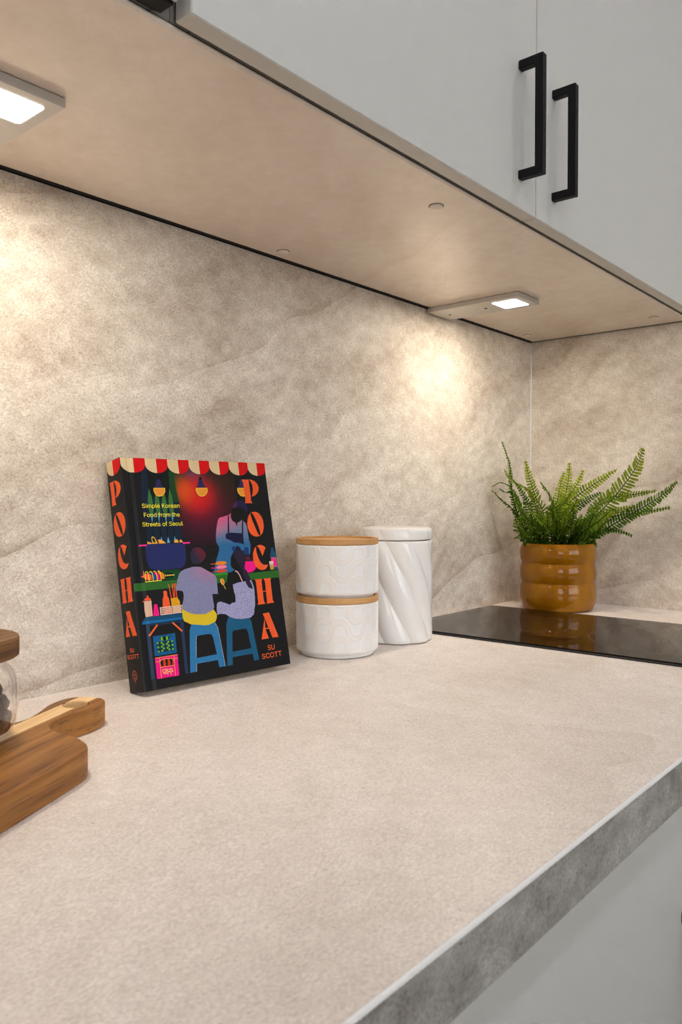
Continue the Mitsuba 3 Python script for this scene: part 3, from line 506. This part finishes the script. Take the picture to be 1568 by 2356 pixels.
data, LET = json.loads('[[["leek_bundle","10243A",1,0,0,[[[239,2271],[296,2235],[299,2211],[554,2218],[622,2196],[618,2042],[643,1898],[646,1754],[629,1721],[621,1579],[632,1456],[204,1454],[221,1636],[210,1728],[190,1829],[205,1991]]]],["leek_shade","0D1613",2,0,0,[[[296,2211],[560,2218],[541,2031],[523,1898],[281,1945],[290,2038]],[[300,1666],[297,1588],[299,1519],[284,1524],[285,1588]],[[380,1665],[386,1586],[382,1512],[366,1517],[367,1586]],[[464,1677],[465,1583],[464,1513],[448,1514],[446,1584]],[[546,1671],[548,1581],[542,1515],[532,1520],[529,1582]]]],["leek_shade","17471F",2,0,0,[[[555,2223],[620,2201],[619,2090],[628,1994],[645,1888],[582,1874],[577,1955],[555,2017],[549,2089]]]],["leek_leaf","3E7A3A",3,0,0,[[[296,2026],[277,1945],[268,1884],[269,1806],[273,1759],[316,1759],[326,1805],[326,1866],[321,1935],[309,1982]]]],["leek_leaf","3E7A3A",3,0,0,[[[386,1992],[360,1950],[351,1889],[352,1805],[362,1758],[397,1758],[406,1790],[407,1865],[401,1936]]]],["leek_leaf","3E7A3A",3,0,0,[[[466,1993],[438,1922],[430,1860],[432,1790],[441,1757],[480,1757],[488,1804],[487,1865],[484,1926],[476,1964]]]],["leek_leaf","3E7A3A",3,0,0,[[[543,2031],[523,1945],[515,1893],[514,1808],[521,1756],[560,1756],[570,1812],[570,1884],[566,1955],[552,1993]]]],["leek_root","4FA3B8",3,0,0,[[[273,1759],[281,1736],[294,1662],[310,1726],[316,1759]]]],["leek_root","4FA3B8",3,0,0,[[[362,1758],[366,1739],[374,1660],[392,1734],[397,1758]]]],["leek_root","4FA3B8",3,0,0,[[[441,1757],[448,1734],[456,1658],[475,1733],[480,1757]]]],["leek_root","4FA3B8",3,0,0,[[[521,1756],[525,1737],[538,1657],[555,1732],[560,1756]]]],["leek_root","62B4DA",3,0,0,[[[379,1516],[367,1481],[387,1480]],[[459,1516],[439,1449],[477,1450]],[[540,1520],[521,1450],[549,1478]]]],["onion_slice","F2AE45",4,0,0,[[[208,1470],[221,1469],[260,1456],[275,1449],[213,1446]],[[265,1516],[282,1524],[298,1514],[315,1482],[329,1447],[270,1449],[262,1488]],[[336,1485],[358,1489],[397,1472],[424,1450],[421,1447],[344,1447]],[[534,1478],[557,1485],[574,1474],[579,1449],[528,1450]],[[590,1450],[596,1471],[608,1480],[620,1470],[632,1450]]]],["onion_core","1F3A14",5,0,1,[[[274,1506],[288,1510],[299,1496],[305,1464],[294,1459],[277,1469],[270,1488]]]],["soup_pot","232C66",4,0,0,[[[181,1432],[202,1444],[632,1441],[653,1434],[652,1365],[651,1294],[641,1243],[620,1207],[590,1185],[550,1176],[390,1175],[317,1173],[251,1181],[217,1195],[195,1223],[181,1274],[177,1342]]]],["pot_handle","FF2F9A",5,0,0,[[[112,1442],[202,1445],[200,1427],[112,1427]]]],["pot_handle","FF2F9A",5,0,0,[[[631,1449],[719,1450],[717,1433],[628,1431]]]],["lamp_cap","0A0A0C",4,0,0,[[[400,2119],[405,2138],[421,2148],[434,2139],[437,2120]]]],["lamp_socket","2E2A5E",4,0,0,[[[397,2122],[437,2123],[450,2073],[474,2036],[363,2035],[385,2072]]]],["lamp_bulb","F7C63A",5,0,0,[[[352,2032],[490,2033],[491,1998],[476,1969],[449,1945],[413,1937],[380,1945],[357,1971],[347,2006]]]],["lamp_glow","F7A03C",6,0,1,[[[366,2022],[475,2023],[476,1997],[463,1971],[440,1955],[415,1950],[389,1955],[369,1975],[362,2001]]]],["lamp_cap","0A0A0C",4,0,0,[[[928,2129],[934,2149],[951,2159],[966,2150],[969,2130]]]],["lamp_socket","2E2A5E",4,0,0,[[[925,2132],[969,2132],[982,2081],[1009,2042],[887,2041],[911,2080]]]],["lamp_bulb","F7C63A",5,0,0,[[[875,2037],[1026,2039],[1026,2002],[1010,1972],[980,1947],[941,1938],[905,1947],[880,1974],[869,2010]]]],["lamp_glow","F7A03C",6,0,1,[[[891,2028],[1010,2029],[1010,2002],[996,1974],[970,1957],[943,1952],[915,1958],[894,1979],[886,2006]]]],["lamp_cap","0A0A0C",4,0,0,[[[1494,2140],[1500,2160],[1520,2171],[1535,2161],[1538,2140]]]],["lamp_socket","2E2A5E",4,0,0,[[[1491,2142],[1539,2143],[1553,2089],[1581,2049],[1448,2047],[1475,2088]]]],["lamp_bulb","F7C63A",5,0,0,[[[1435,2043],[1600,2045],[1600,2006],[1583,1975],[1550,1949],[1507,1939],[1467,1949],[1440,1977],[1428,2015]]]],["lamp_glow","F7A03C",6,0,1,[[[1452,2033],[1582,2035],[1583,2006],[1567,1977],[1538,1959],[1509,1954],[1478,1960],[1455,1982],[1447,2010]]]],["counter_box","05481C",1,0,0,[[[348,1171],[560,1167],[547,1067],[346,1073]]]],["counter_band","2E6A26",2,0,0,[[[7,1059],[515,1064],[504,982],[7,979]]]],["counter_band","2E6A26",2,0,0,[[[1432,1066],[1884,1077],[1880,992],[1464,991]]]],["counter_box","35A01F",5,0,0,[[[965,1093],[1156,1093],[1157,1075],[985,1073]]]],["counter_box","2A6A22",5,0,0,[[[985,1073],[1157,1075],[1129,989],[999,989]]]],["fish","FF6E3C",4,0,0,[[[128,1181],[135,1174],[138,1138],[182,1153],[215,1128],[214,1079],[173,1080],[140,1093],[122,1112],[96,1121],[125,1134]]]],["fish","FA8A1C",3,0,0,[[[281,1182],[286,1164],[332,1157],[365,1129],[365,1091],[356,1080],[317,1080],[314,1121],[294,1146]]]],["fish","FF1F8E",4,0,0,[[[227,1183],[234,1159],[279,1151],[306,1122],[306,1079],[275,1077],[268,1125],[248,1144]]]],["fish","0A64A0",4,0,0,[[[178,1180],[188,1157],[233,1150],[260,1121],[260,1082],[224,1080],[220,1128],[202,1147]]]],["grill_slot","0A0E0A",3,0,0,[[[376,1138],[414,1142],[461,1139],[482,1119],[465,1093],[380,1089]]]],["grill_slot","FFE36E",5,0,0,[[[371,1121],[385,1123],[384,1107],[374,1104]],[[391,1121],[404,1123],[404,1107],[394,1104]],[[410,1121],[424,1123],[423,1107],[413,1105]],[[430,1121],[443,1123],[443,1107],[433,1105]],[[449,1121],[463,1123],[462,1107],[452,1105]],[[469,1121],[483,1123],[482,1107],[472,1105]]]],["fish_rack","FFE64A",6,16,0,[[[134,1066],[326,1069]],[[143,1075],[145,1138],[150,1160],[164,1169],[178,1158],[181,1122],[182,1072]],[[193,1157],[207,1168],[224,1159],[229,1118],[228,1071]],[[240,1163],[253,1168],[270,1158],[275,1120],[274,1070]],[[289,1166],[305,1168],[316,1153],[319,1117],[320,1069]]]],["sauce_bottle","E8BFA6",4,0,0,[[[104,876],[183,876],[179,720],[106,717],[100,773]]]],["sauce_bottle","FF5A28",5,0,0,[[[108,880],[111,897],[134,909],[137,931],[152,929],[159,906],[181,891],[181,878]],[[84,876],[99,881],[107,873],[97,866]]]],["paper_cup","FF108C",4,0,0,[[[208,835],[242,835],[257,734],[250,717],[186,719],[186,737]]]],["drink_bottle","FF6432",4,0,0,[[[328,948],[335,959],[351,962],[371,954],[373,935],[372,908],[387,879],[394,795],[303,797],[312,877],[329,912]]]],["chopstick","FF5A2A",4,20,0,[[[402,1024],[416,877]]]],["chopstick","FF5A2A",4,20,0,[[[445,1027],[443,879]]]],["chopstick","FF5A2A",4,20,0,[[[470,1026],[457,878]]]],["chopstick","FF5A2A",4,20,0,[[[484,1027],[482,878]]]],["paper_carton","E8A818",5,0,0,[[[405,876],[488,882],[511,836],[510,800],[408,800]]]],["basket","F6CFB8",6,0,0,[[[268,798],[536,799],[525,720],[267,718]]]],["basket_hole","141214",7,0,0,[[[279,788],[289,788],[289,778],[278,778]],[[296,788],[307,789],[307,778],[296,778]],[[404,790],[415,790],[415,780],[404,779]],[[514,791],[526,791],[525,781],[514,781]],[[279,772],[289,772],[289,762],[278,761]],[[296,772],[307,772],[307,762],[296,762]],[[404,773],[415,773],[415,763],[404,763]],[[514,774],[526,775],[525,764],[514,764]],[[278,755],[289,756],[289,745],[278,745]],[[296,756],[307,756],[307,745],[296,745]],[[404,757],[415,757],[415,746],[404,746]],[[514,758],[525,758],[525,747],[514,747]],[[278,739],[289,739],[289,729],[278,729]],[[296,739],[307,739],[307,729],[296,729]],[[404,740],[415,740],[415,730],[404,730]],[[514,741],[525,741],[525,731],[514,731]]]],["basket_hole","C8402A",7,0,0,[[[314,789],[325,789],[325,778],[314,778]],[[332,789],[343,789],[343,779],[332,778]],[[350,789],[361,789],[361,779],[350,779]],[[368,789],[379,789],[379,779],[368,779]],[[386,789],[397,790],[397,779],[386,779]],[[314,772],[325,772],[325,762],[314,762]],[[332,772],[343,773],[343,762],[332,762]],[[350,773],[361,773],[361,762],[350,762]],[[368,773],[379,773],[379,763],[368,762]],[[386,773],[397,773],[397,763],[386,763]],[[314,756],[325,756],[325,746],[314,745]],[[332,756],[343,756],[343,746],[332,746]],[[350,756],[361,756],[361,746],[350,746]],[[368,756],[379,756],[379,746],[368,746]],[[386,756],[397,757],[397,746],[386,746]],[[314,739],[325,740],[325,729],[314,729]],[[332,739],[343,740],[343,729],[332,729]],[[350,740],[361,740],[361,730],[350,729]],[[368,740],[379,740],[379,730],[368,729]],[[386,740],[397,740],[397,730],[386,730]]]],["basket_hole","C89A5A",7,0,0,[[[423,790],[434,790],[433,780],[422,779]],[[441,790],[452,790],[452,780],[440,780]],[[459,790],[470,791],[470,780],[459,780]],[[477,791],[489,791],[488,780],[477,780]],[[496,791],[507,791],[507,781],[496,780]],[[422,773],[434,774],[433,763],[422,763]],[[441,774],[452,774],[451,763],[440,763]],[[459,774],[470,774],[470,764],[459,763]],[[477,774],[489,774],[488,764],[477,763]],[[496,774],[507,774],[507,764],[495,764]],[[422,757],[433,757],[433,747],[422,746]],[[441,757],[452,757],[451,747],[440,747]],[[459,757],[470,757],[470,747],[459,747]],[[477,757],[488,758],[488,747],[477,747]],[[496,757],[507,758],[507,747],[495,747]],[[422,740],[433,740],[433,730],[422,730]],[[440,740],[452,741],[451,730],[440,730]],[[459,741],[470,741],[470,730],[458,730]],[[477,741],[488,741],[488,730],[477,730]],[[496,741],[507,741],[506,731],[495,730]]]],["table_top","0F4E74",3,0,0,[[[103,715],[525,718],[519,673],[58,676]]]],["table_top","0A70B4",3,0,0,[[[58,676],[519,673],[518,653],[51,648]]]],["table_frame","1E3350",3,0,0,[[[95,648],[520,648],[519,620],[127,627]]]],["table_leg","22385A",3,0,0,[[[97,644],[131,637],[123,106],[88,104]]]],["table_leg","22385A",3,0,0,[[[486,633],[526,652],[515,101],[480,102]]]],["table_brace","FF6E32",4,34,0,[[[220,629],[117,529]]]],["table_brace","FF6E32",4,34,0,[[[396,632],[499,532]]]],["bottle_crate","0F5F9A",3,0,0,[[[156,520],[412,524],[409,334],[397,324],[161,324],[152,336]]]],["crate_hole","101418",4,0,0,[[[230,489],[239,503],[322,506],[341,492],[336,475],[322,464],[240,465]]]],["crate_net","10304A",4,0,0,[[[188,459],[378,457],[380,353],[185,356]]]],["crate_bottle","6CC028",5,0,0,[[[239,503],[265,502],[265,464],[240,465]],[[300,503],[326,503],[324,464],[299,466]],[[201,462],[214,447],[200,434],[185,449]],[[203,420],[217,405],[202,392],[188,407]],[[203,378],[216,363],[202,350],[187,365]],[[247,460],[260,445],[245,432],[231,446]],[[244,420],[257,405],[243,392],[228,407]],[[244,381],[257,366],[242,353],[228,367]],[[264,439],[278,424],[263,410],[248,425]],[[265,401],[278,386],[263,373],[249,388]],[[306,442],[319,427],[304,414],[290,429]],[[307,402],[321,387],[306,374],[291,389]],[[326,422],[340,407],[325,393],[310,408]],[[327,383],[340,368],[325,355],[310,370]],[[324,460],[337,445],[322,432],[307,446]],[[368,461],[382,446],[366,433],[352,447]],[[368,423],[382,408],[367,395],[352,409]],[[368,382],[382,367],[366,354],[352,368]]]],["beer_crate","FF128E",3,0,0,[[[151,306],[413,307],[407,105],[398,97],[153,101],[149,113]]]],["crate_hole","101214",4,0,0,[[[205,215],[207,267],[232,283],[324,281],[353,268],[361,247],[360,207]]]],["crate_bottle","E03A18",5,0,0,[[[242,284],[264,282],[268,214],[233,214]],[[293,281],[317,279],[321,214],[286,214]],[[348,269],[358,259],[356,214],[339,213]],[[209,245],[215,218],[207,216]]]],["crate_line","FFA24A",6,13,0,[[[151,306],[414,306]],[[150,269],[204,268]],[[369,273],[413,271]],[[203,301],[200,98]],[[368,302],[362,99]],[[207,208],[363,207]],[[207,267],[232,283],[324,281],[353,268],[361,247]]]],["crate_lettering","FFC070",6,15,0,[[[223,182],[253,181],[253,152],[224,153],[223,182]],[[265,185],[264,148]],[[264,166],[276,166]],[[279,187],[279,148]],[[231,141],[277,140],[277,120]],[[293,177],[338,176]],[[316,176],[308,164],[290,155]],[[315,172],[339,154]],[[283,149],[343,147]],[[313,148],[314,119]]]],["cook_shirt","COOK",3,0,0,[[[1315,1759],[1274,1735],[1208,1718],[1137,1704],[1112,1675],[1096,1631],[1074,1562],[1059,1489],[1056,1435],[1084,1385],[1083,1351],[1055,1294],[1021,1223],[994,1157],[969,1099],[1240,1092],[1282,1208],[1314,1336],[1309,1361],[1334,1385],[1368,1363],[1384,1327],[1417,1321],[1416,1276],[1479,1275],[1495,1279],[1512,1321],[1523,1392],[1510,1448],[1506,1525],[1504,1591],[1492,1637],[1461,1658],[1441,1674],[1413,1654],[1380,1645],[1361,1600],[1349,1643],[1310,1666],[1296,1697],[1294,1727]]]],["cook_apron","12163C",4,0,0,[[[1254,1725],[1270,1725],[1247,1538],[1226,1536]],[[1443,1666],[1458,1661],[1438,1512],[1420,1520]],[[1192,1509],[1216,1531],[1241,1535],[1420,1520],[1435,1512],[1429,1396],[1339,1419],[1305,1417],[1246,1448],[1191,1467]]]],["cook_sleeve","153A76",4,0,0,[[[1430,1360],[1486,1361],[1479,1275],[1416,1273],[1410,1316]],[[1251,1363],[1284,1382],[1309,1361],[1314,1336],[1291,1307],[1264,1328]]]],["cook_sleeve","0F1A3C",4,0,0,[[[1310,1351],[1327,1382],[1368,1363],[1375,1328],[1314,1333]]]],["cook_head","161412",4,0,1,[[[1339,1815],[1389,1822],[1439,1819],[1498,1796],[1530,1754],[1509,1703],[1441,1674],[1368,1645],[1316,1666],[1294,1707],[1304,1747]]]],["cook_cap","24224E",5,0,0,[[[1332,1815],[1353,1848],[1379,1878],[1419,1896],[1464,1898],[1511,1878],[1543,1842],[1546,1795],[1526,1754],[1498,1793],[1439,1819],[1375,1813]]]],["cook_cap","55245E",6,0,0,[[[1332,1815],[1353,1848],[1379,1878],[1406,1888],[1407,1858],[1375,1813]]]],["diner_silhouette","131316",5,0,0,[[[1259,1304],[1225,1257],[1211,1188],[1217,1149],[1255,1117],[1203,1096],[1164,1074],[1135,1003],[1124,969],[1092,755],[1212,763],[1230,878],[1206,958],[1338,983],[1406,1062],[1319,1217],[1277,1304]]]],["diner_hair","2A2036",6,0,0,[[[1260,1309],[1287,1328],[1337,1336],[1385,1326],[1413,1302],[1425,1261],[1409,1197],[1394,1123],[1417,1091],[1440,1040],[1462,983],[1478,922],[1473,890],[1419,910],[1394,949],[1383,994],[1365,1040],[1363,1105],[1328,1157],[1305,1208],[1277,1259]]]],["diner_dress","LILAC",7,0,0,[[[1204,958],[1281,975],[1384,982],[1392,954],[1416,910],[1469,888],[1472,923],[1442,990],[1467,989],[1488,927],[1493,876],[1487,782],[1477,703],[1453,651],[1461,661],[1444,607],[1391,576],[1275,573],[1179,586],[1115,611],[1062,647],[991,660],[956,649],[953,711],[965,767],[985,786],[1017,788],[1065,772],[1131,744],[1170,762],[1212,763],[1221,830],[1211,870],[1206,919]]]],["diner_strap","F2B8BE",7,24,0,[[[1259,1107],[1293,1090],[1317,1048],[1341,982]]]],["noodle_bowl","FF1490",5,0,0,[[[1416,1202],[1535,1200],[1562,1128],[1531,1094],[1490,1077],[1430,1073],[1416,1102],[1394,1123]]]],["spice_cloud","5A1832",5,0,0,[[[1429,1263],[1476,1264],[1505,1207],[1426,1208]]]],["soju_bottle","125070",4,0,0,[[[1816,1345],[1846,1343],[1851,1312],[1873,1269],[1872,1083],[1812,1086],[1784,1253]]]],["soju_bottle","D8568E",5,0,0,[[[1790,1229],[1870,1228],[1870,1114],[1793,1111]]]],["soju_bottle","FF1A90",6,0,1,[[[1808,1200],[1842,1203],[1865,1181],[1862,1145],[1837,1131],[1812,1143]]]],["beer_glass","EED2BC",7,0,0,[[[1756,1185],[1819,1187],[1812,1086],[1759,1085]]]],["beer_glass","C8A088",8,0,0,[[[1759,1149],[1818,1149],[1816,1120],[1760,1118]]]],["beer_glass","D29A10",8,0,0,[[[1760,1118],[1816,1120],[1812,1086],[1759,1085]]]],["skewer","F58A28",6,0,0,[[[1011,1208],[1030,1219],[1078,1223],[1131,1220],[1159,1209],[1156,1192],[1125,1182],[1048,1181],[1017,1191]]]],["skewer","FF5AA0",6,0,0,[[[1009,1157],[1029,1173],[1077,1179],[1136,1176],[1158,1163],[1150,1148],[1101,1139],[1030,1139]]]],["skewer","F0552D",6,0,0,[[[1006,1116],[1022,1127],[1076,1134],[1141,1132],[1154,1119],[1143,1105],[1089,1099],[1024,1101]]]],["skewer_stick","F5732D",5,14,0,[[[949,1199],[1015,1197]]]],["skewer_stick","F03C96",5,14,0,[[[948,1156],[1015,1154]]]],["skewer_stick","C83C28",5,14,0,[[[953,1113],[1014,1112]]]],["skewer","F8E0B0",7,8,0,[[[1025,1163],[1034,1148],[1046,1169],[1058,1148],[1067,1173],[1078,1148],[1094,1174],[1105,1148],[1121,1172],[1132,1150],[1141,1169]]]],["skewer","A03020",7,8,0,[[[1021,1120],[1031,1105],[1042,1124],[1054,1106],[1066,1127],[1075,1105],[1090,1128],[1102,1105],[1117,1126],[1129,1108],[1137,1125]]]],["corn_dog","F0C850",6,0,0,[[[1043,1029],[1082,1036],[1099,1008],[1100,979],[1083,963],[1060,968],[1049,993]]]],["corn_dog","E0502A",7,10,0,[[[1054,1026],[1083,1021],[1059,1011],[1090,1006],[1063,994],[1093,992],[1068,979],[1088,975]]]],["skewer_stick","E8D24A",5,15,0,[[[1082,966],[1103,916]]]],["diner_head","MHEAD",4,0,0,[[[701,1306],[714,1343],[744,1378],[785,1390],[829,1386],[866,1365],[896,1330],[899,1296],[881,1268],[847,1232],[799,1211],[760,1210],[727,1219],[706,1249],[707,1277]]]],["diner_shirt","MSHIRT",8,0,0,[[[711,1183],[750,1184],[817,1176],[848,1160],[901,1128],[965,1093],[993,1064],[1003,1035],[1000,977],[996,872],[922,878],[923,807],[928,745],[919,722],[911,714],[869,695],[801,676],[699,684],[630,698],[574,727],[529,757],[533,797],[552,841],[563,890],[563,918],[555,940],[471,956],[499,1025],[516,1074],[538,1119],[563,1145],[609,1163],[666,1174]]]],["diner_shorts","E6C82D",7,0,0,[[[526,750],[540,753],[575,734],[631,707],[700,691],[802,683],[870,699],[911,719],[948,664],[945,623],[918,582],[832,559],[776,560],[738,568],[609,590],[534,630],[522,666],[522,711]]]],["stool","2F7DB4",5,-1,0,[[[621,595],[587,531],[565,351],[536,102],[615,102],[626,181],[891,182],[901,105],[980,105],[941,523],[910,580],[834,572],[740,582]],[[634,239],[658,449],[668,459],[685,464],[812,465],[850,458],[866,421],[889,243]]]],["stool","1A5F86",5,-1,0,[[[1094,616],[1051,529],[1045,464],[1002,105],[1075,102],[1087,183],[1359,184],[1366,107],[1438,107],[1398,526],[1379,574],[1231,584]],[[1094,241],[1121,443],[1137,462],[1289,468],[1318,456],[1331,418],[1349,246]]]],["stool_highlight","E6D8D8",6,7,0,[[[912,571],[941,520],[979,105]],[[632,242],[658,449],[668,459]],[[625,184],[615,102]]]]],{"P":[[[151.0,214.1],[161.0,214.2],[161.2,205.3],[161.2,197.5],[160.9,189.2],[162.7,186.3],[151.5,186.4],[152.5,189.2],[152.8,196.9],[152.5,209.4],[152.1,210.9]],[[161.3,214.3],[165.2,214.1],[168.9,212.7],[172.9,209.7],[174.6,205.5],[174.0,201.8],[171.4,198.1],[167.3,195.2],[161.9,194.0],[164.1,197.5],[165.5,202.2],[165.4,207.5],[163.5,211.6]]],"O":[[[151.8,166.2],[150.9,162.2],[151.3,157.0],[152.9,152.9],[156.1,149.2],[160.7,147.6],[166.5,147.9],[170.9,150.8],[173.6,155.4],[174.7,160.1],[174.7,165.8],[172.9,171.0],[169.6,174.7],[165.3,176.4],[161.1,176.4],[156.7,174.6],[153.5,170.8]],[[157.6,174.6],[159.0,175.2],[160.7,173.8],[163.4,168.6],[166.1,161.3],[167.9,154.5],[168.2,150.4],[167.3,148.8],[165.8,149.2],[163.6,153.6],[161.4,159.9],[158.7,167.6],[157.6,172.3]]],"C":[[[159.5,136.4],[156.5,134.0],[153.8,128.6],[152.9,123.1],[153.4,118.4],[155.1,113.8],[157.8,111.1],[161.4,109.5],[165.2,109.0],[169.3,109.9],[171.9,112.3],[173.7,114.9],[170.0,114.5],[166.3,115.4],[162.9,118.4],[160.5,123.7],[159.0,130.4]],[[159.5,136.3],[161.6,137.5],[165.6,138.1],[169.3,137.2],[173.1,134.5],[167.0,124.8],[165.4,128.9],[163.6,133.6],[161.2,136.8]]],"H":[[[151.3,99.0],[162.3,99.1],[161.0,96.2],[160.8,74.6],[162.1,70.7],[150.7,70.6],[152.3,73.4],[152.7,95.4],[152.4,97.1]],[[163.9,99.2],[175.0,99.3],[174.1,96.3],[173.7,73.9],[175.2,70.9],[163.9,70.7],[165.1,73.2],[165.6,95.4],[165.2,97.2]],[[160.6,85.4],[165.7,85.4],[165.6,84.4],[160.7,84.5]]],"A":[[[156.5,60.4],[165.9,60.6],[175.2,32.0],[166.2,32.1]],[[158.1,54.6],[158.3,50.6],[157.8,42.8],[161.0,32.1],[150.4,32.0]],[[157.7,43.9],[162.7,44.0],[162.9,42.6],[157.9,42.6]]]}]')
for name, col, layer, line, sm, polys in data:
    if line == -1:
        a, b = [np.array(x)/10 for x in polys]; g = Polygon(a).buffer(0).difference(Polygon(b).buffer(0)); printed(name, g, speck(col, .14), layer, .9); continue
    if line > 0:
        parts = [LineString(np.array(x)/10).buffer(line/9.8*.53/2, cap_style=2) for x in polys]
    else:
        parts = []
        for x in polys:
            q = np.array(x)/10
            if sm: q = smooth_pts(np.vstack([q, q[:1]]), 4)
            parts.append(Polygon(q).buffer(0))
    from shapely.ops import unary_union
    g = unary_union(parts)
    if name == 'onion_slice': g = g.buffer(.15)
    if name == 'basket_hole': labels[printed(name, g, lin(col), layer)] = {'label': 'small square holes of the printed basket', 'kind': 'stuff'}; continue
    for one in getattr(g, 'geoms', [g]):
        if one.area < 1e-3: continue
        if col in GRAD: printed(name, one, GRAD[col], layer, .9)
        else: printed(name, one, lin(col), layer)
# scalloped awning of the cover and of the spine
def scallop(x0, x1, top, drop, lo, hi):
    cx, rx = (x0+x1)/2, (x1-x0)/2
    a = np.radians(np.linspace(180, 360, 25))
    body = Polygon([(x1, top), (x0, top)]+[(cx+rx*math.cos(b), top-drop*.42+drop*.58*math.sin(b)) for b in a])
    return body.intersection(Polygon([(lo, 0), (hi, 0), (hi, top), (lo, top)]))
for i in range(7):
    x0 = .4 if i == 0 else 1.6+26.75*i
    x1 = min(1.6+26.75*(i+1), w-.3); mid = 1.6+26.75*(i+.5)
    printed('awning_scallop', scallop(1.6+26.75*i-(1.2 if i == 0 else 0), 1.6+26.75*(i+1), h-.15, 15.4, x0, mid), lin('EBD3A6'), 8, label='cream awning scallop half')
    printed('awning_scallop', scallop(1.6+26.75*i, 1.6+26.75*(i+1), h-.15, 15.4, mid, x1), lin('E2060F'), 8, label='red awning scallop half')
ORANGE = lin('FF6430')
def letter_poly(c):
    ps = [Polygon(x).buffer(0) for x in LET[c]]
    if c == 'O': return ps[0].buffer(.8).buffer(-.8).difference(ps[1])
    g = ps[0]
    for q in ps[1:]: g = g.union(q)
    return g
for c in 'POCHA': printed('title_letter', letter_poly(c), ORANGE, 9, label='orange title letter '+c+' on the cover')
def text_poly_mesh(text, width, cap, bold=True):
    m = meshkit.text_mesh(text, cap, 0.01, bold=bold)
    b = m.bounds; m.vertices = (m.vertices-[b[0][0], 0, 0])*[width/(b[1][0]-b[0][0]), 1, 1]; return m
def write(text, u, v, width, cap, colour, layer, name, label):
    m = text_poly_mesh(text, width, cap, True); m.vertices += [u, v, t+.04+.045*layer]
    say(obj(name, place(m), 'mat_print', fc, color=ink(m, colour*KI)), label)
YELL = lin('FBEA3C')
write('Simple Korean', 19.2, 182.0, 44.7, 4.3, YELL, 9, 'subtitle', 'first line of yellow subtitle lettering')
write('Food from the', 20.2, 172.5, 42.9, 4.3, YELL, 9, 'subtitle', 'second line of yellow subtitle lettering')
write('Streets of Seoul', 17.3, 162.8, 48.4, 4.3, YELL, 9, 'subtitle', 'third line of yellow subtitle lettering')
write('SU', 157.3, 19.2, 10.2, 5.4, ORANGE, 9, 'author_name', 'first line of orange author lettering')
write('SCOTT', 148.0, 10.8, 28.2, 5.4, ORANGE, 9, 'author_name', 'second line of orange author lettering')
# the spine: (n, v) plane facing -u
def spined(name, m, colour, layer, label):
    v = m.vertices.copy(); n = v[:, 0]
    bulge = np.interp(n, [.4, t*.3, t*.5, t*.7, t-.9], [.05, -.4, -.55, -.4, .05])
    m = m.copy(); m.vertices = np.stack([bulge-.05-.045*layer-v[:, 2]*0, v[:, 1], n], -1); m.invert()
    m.vertices = bw(m.vertices[:, 0], m.vertices[:, 1], m.vertices[:, 2])
    say(obj(name, m, 'mat_print', spn, color=np.clip(ink(m, colour)*KI, 0, 1)), label)
def spoly(name, g, colour, layer, label): spined(name, flat(g, 2.0), colour, layer, label)
spoly('awning_scallop', scallop(.5, t-.5, h-.15, 15.6, .5, 13.9), lin('EBD3A6'), 1, 'cream awning scallop half')
spoly('awning_scallop', scallop(.5, t-.5, h-.15, 15.6, 13.9, t-.5), lin('E2060F'), 1, 'red awning scallop half')
for c, n0, n1, v0, v1 in [('P', 2.9, 24.6, 188.2, 213.0), ('O', 2.6, 26.0, 155.3, 180.2), ('C', 4.8, 24.3, 122.0, 147.0), ('H', 3.6, 25.2, 88.5, 113.2), ('A', 3.4, 25.3, 55.0, 80.3)]:
    g = letter_poly(c); a, b, c2, d = g.bounds
    g = affinity.translate(affinity.scale(affinity.translate(g, -a, -b), (n1-n0)/(c2-a), (v1-v0)/(d-b), origin=(0, 0)), n0, v0)
    spoly('title_letter', g, ORANGE, 1, 'orange title letter '+c+' on the spine')
for s, n0, v0, wd, cp_ in [('SU', 9.2, 39.4, 8.0, 4.1), ('SCOTT', 2.0, 33.0, 22.6, 4.1)]:
    m = text_poly_mesh(s, wd, cp_); m.vertices += [n0, v0, 0]; spined('author_name', m, ORANGE, 1, 'orange author lettering on the spine')
lg = Point(0, 0).buffer(1, 24); lg = affinity.translate(affinity.scale(lg, 4.3, 4.7), 13.2, 16.6); lg2 = lg.boundary.buffer(.32)
for q in ([(13.2, 21), (13.2, 9.6)], [(9.2, 16.8), (17.3, 16.6)], [(10.8, 18.6), (15.4, 18.4)], [(11.0, 14.4), (15.6, 14.2)], [(13.2, 9.8), (15.4, 10.2)]):
    lg2 = lg2.union(LineString(q).buffer(.28))
spoly('publisher_mark', lg2, lin('C8502C'), 1, 'small orange oval emblem')
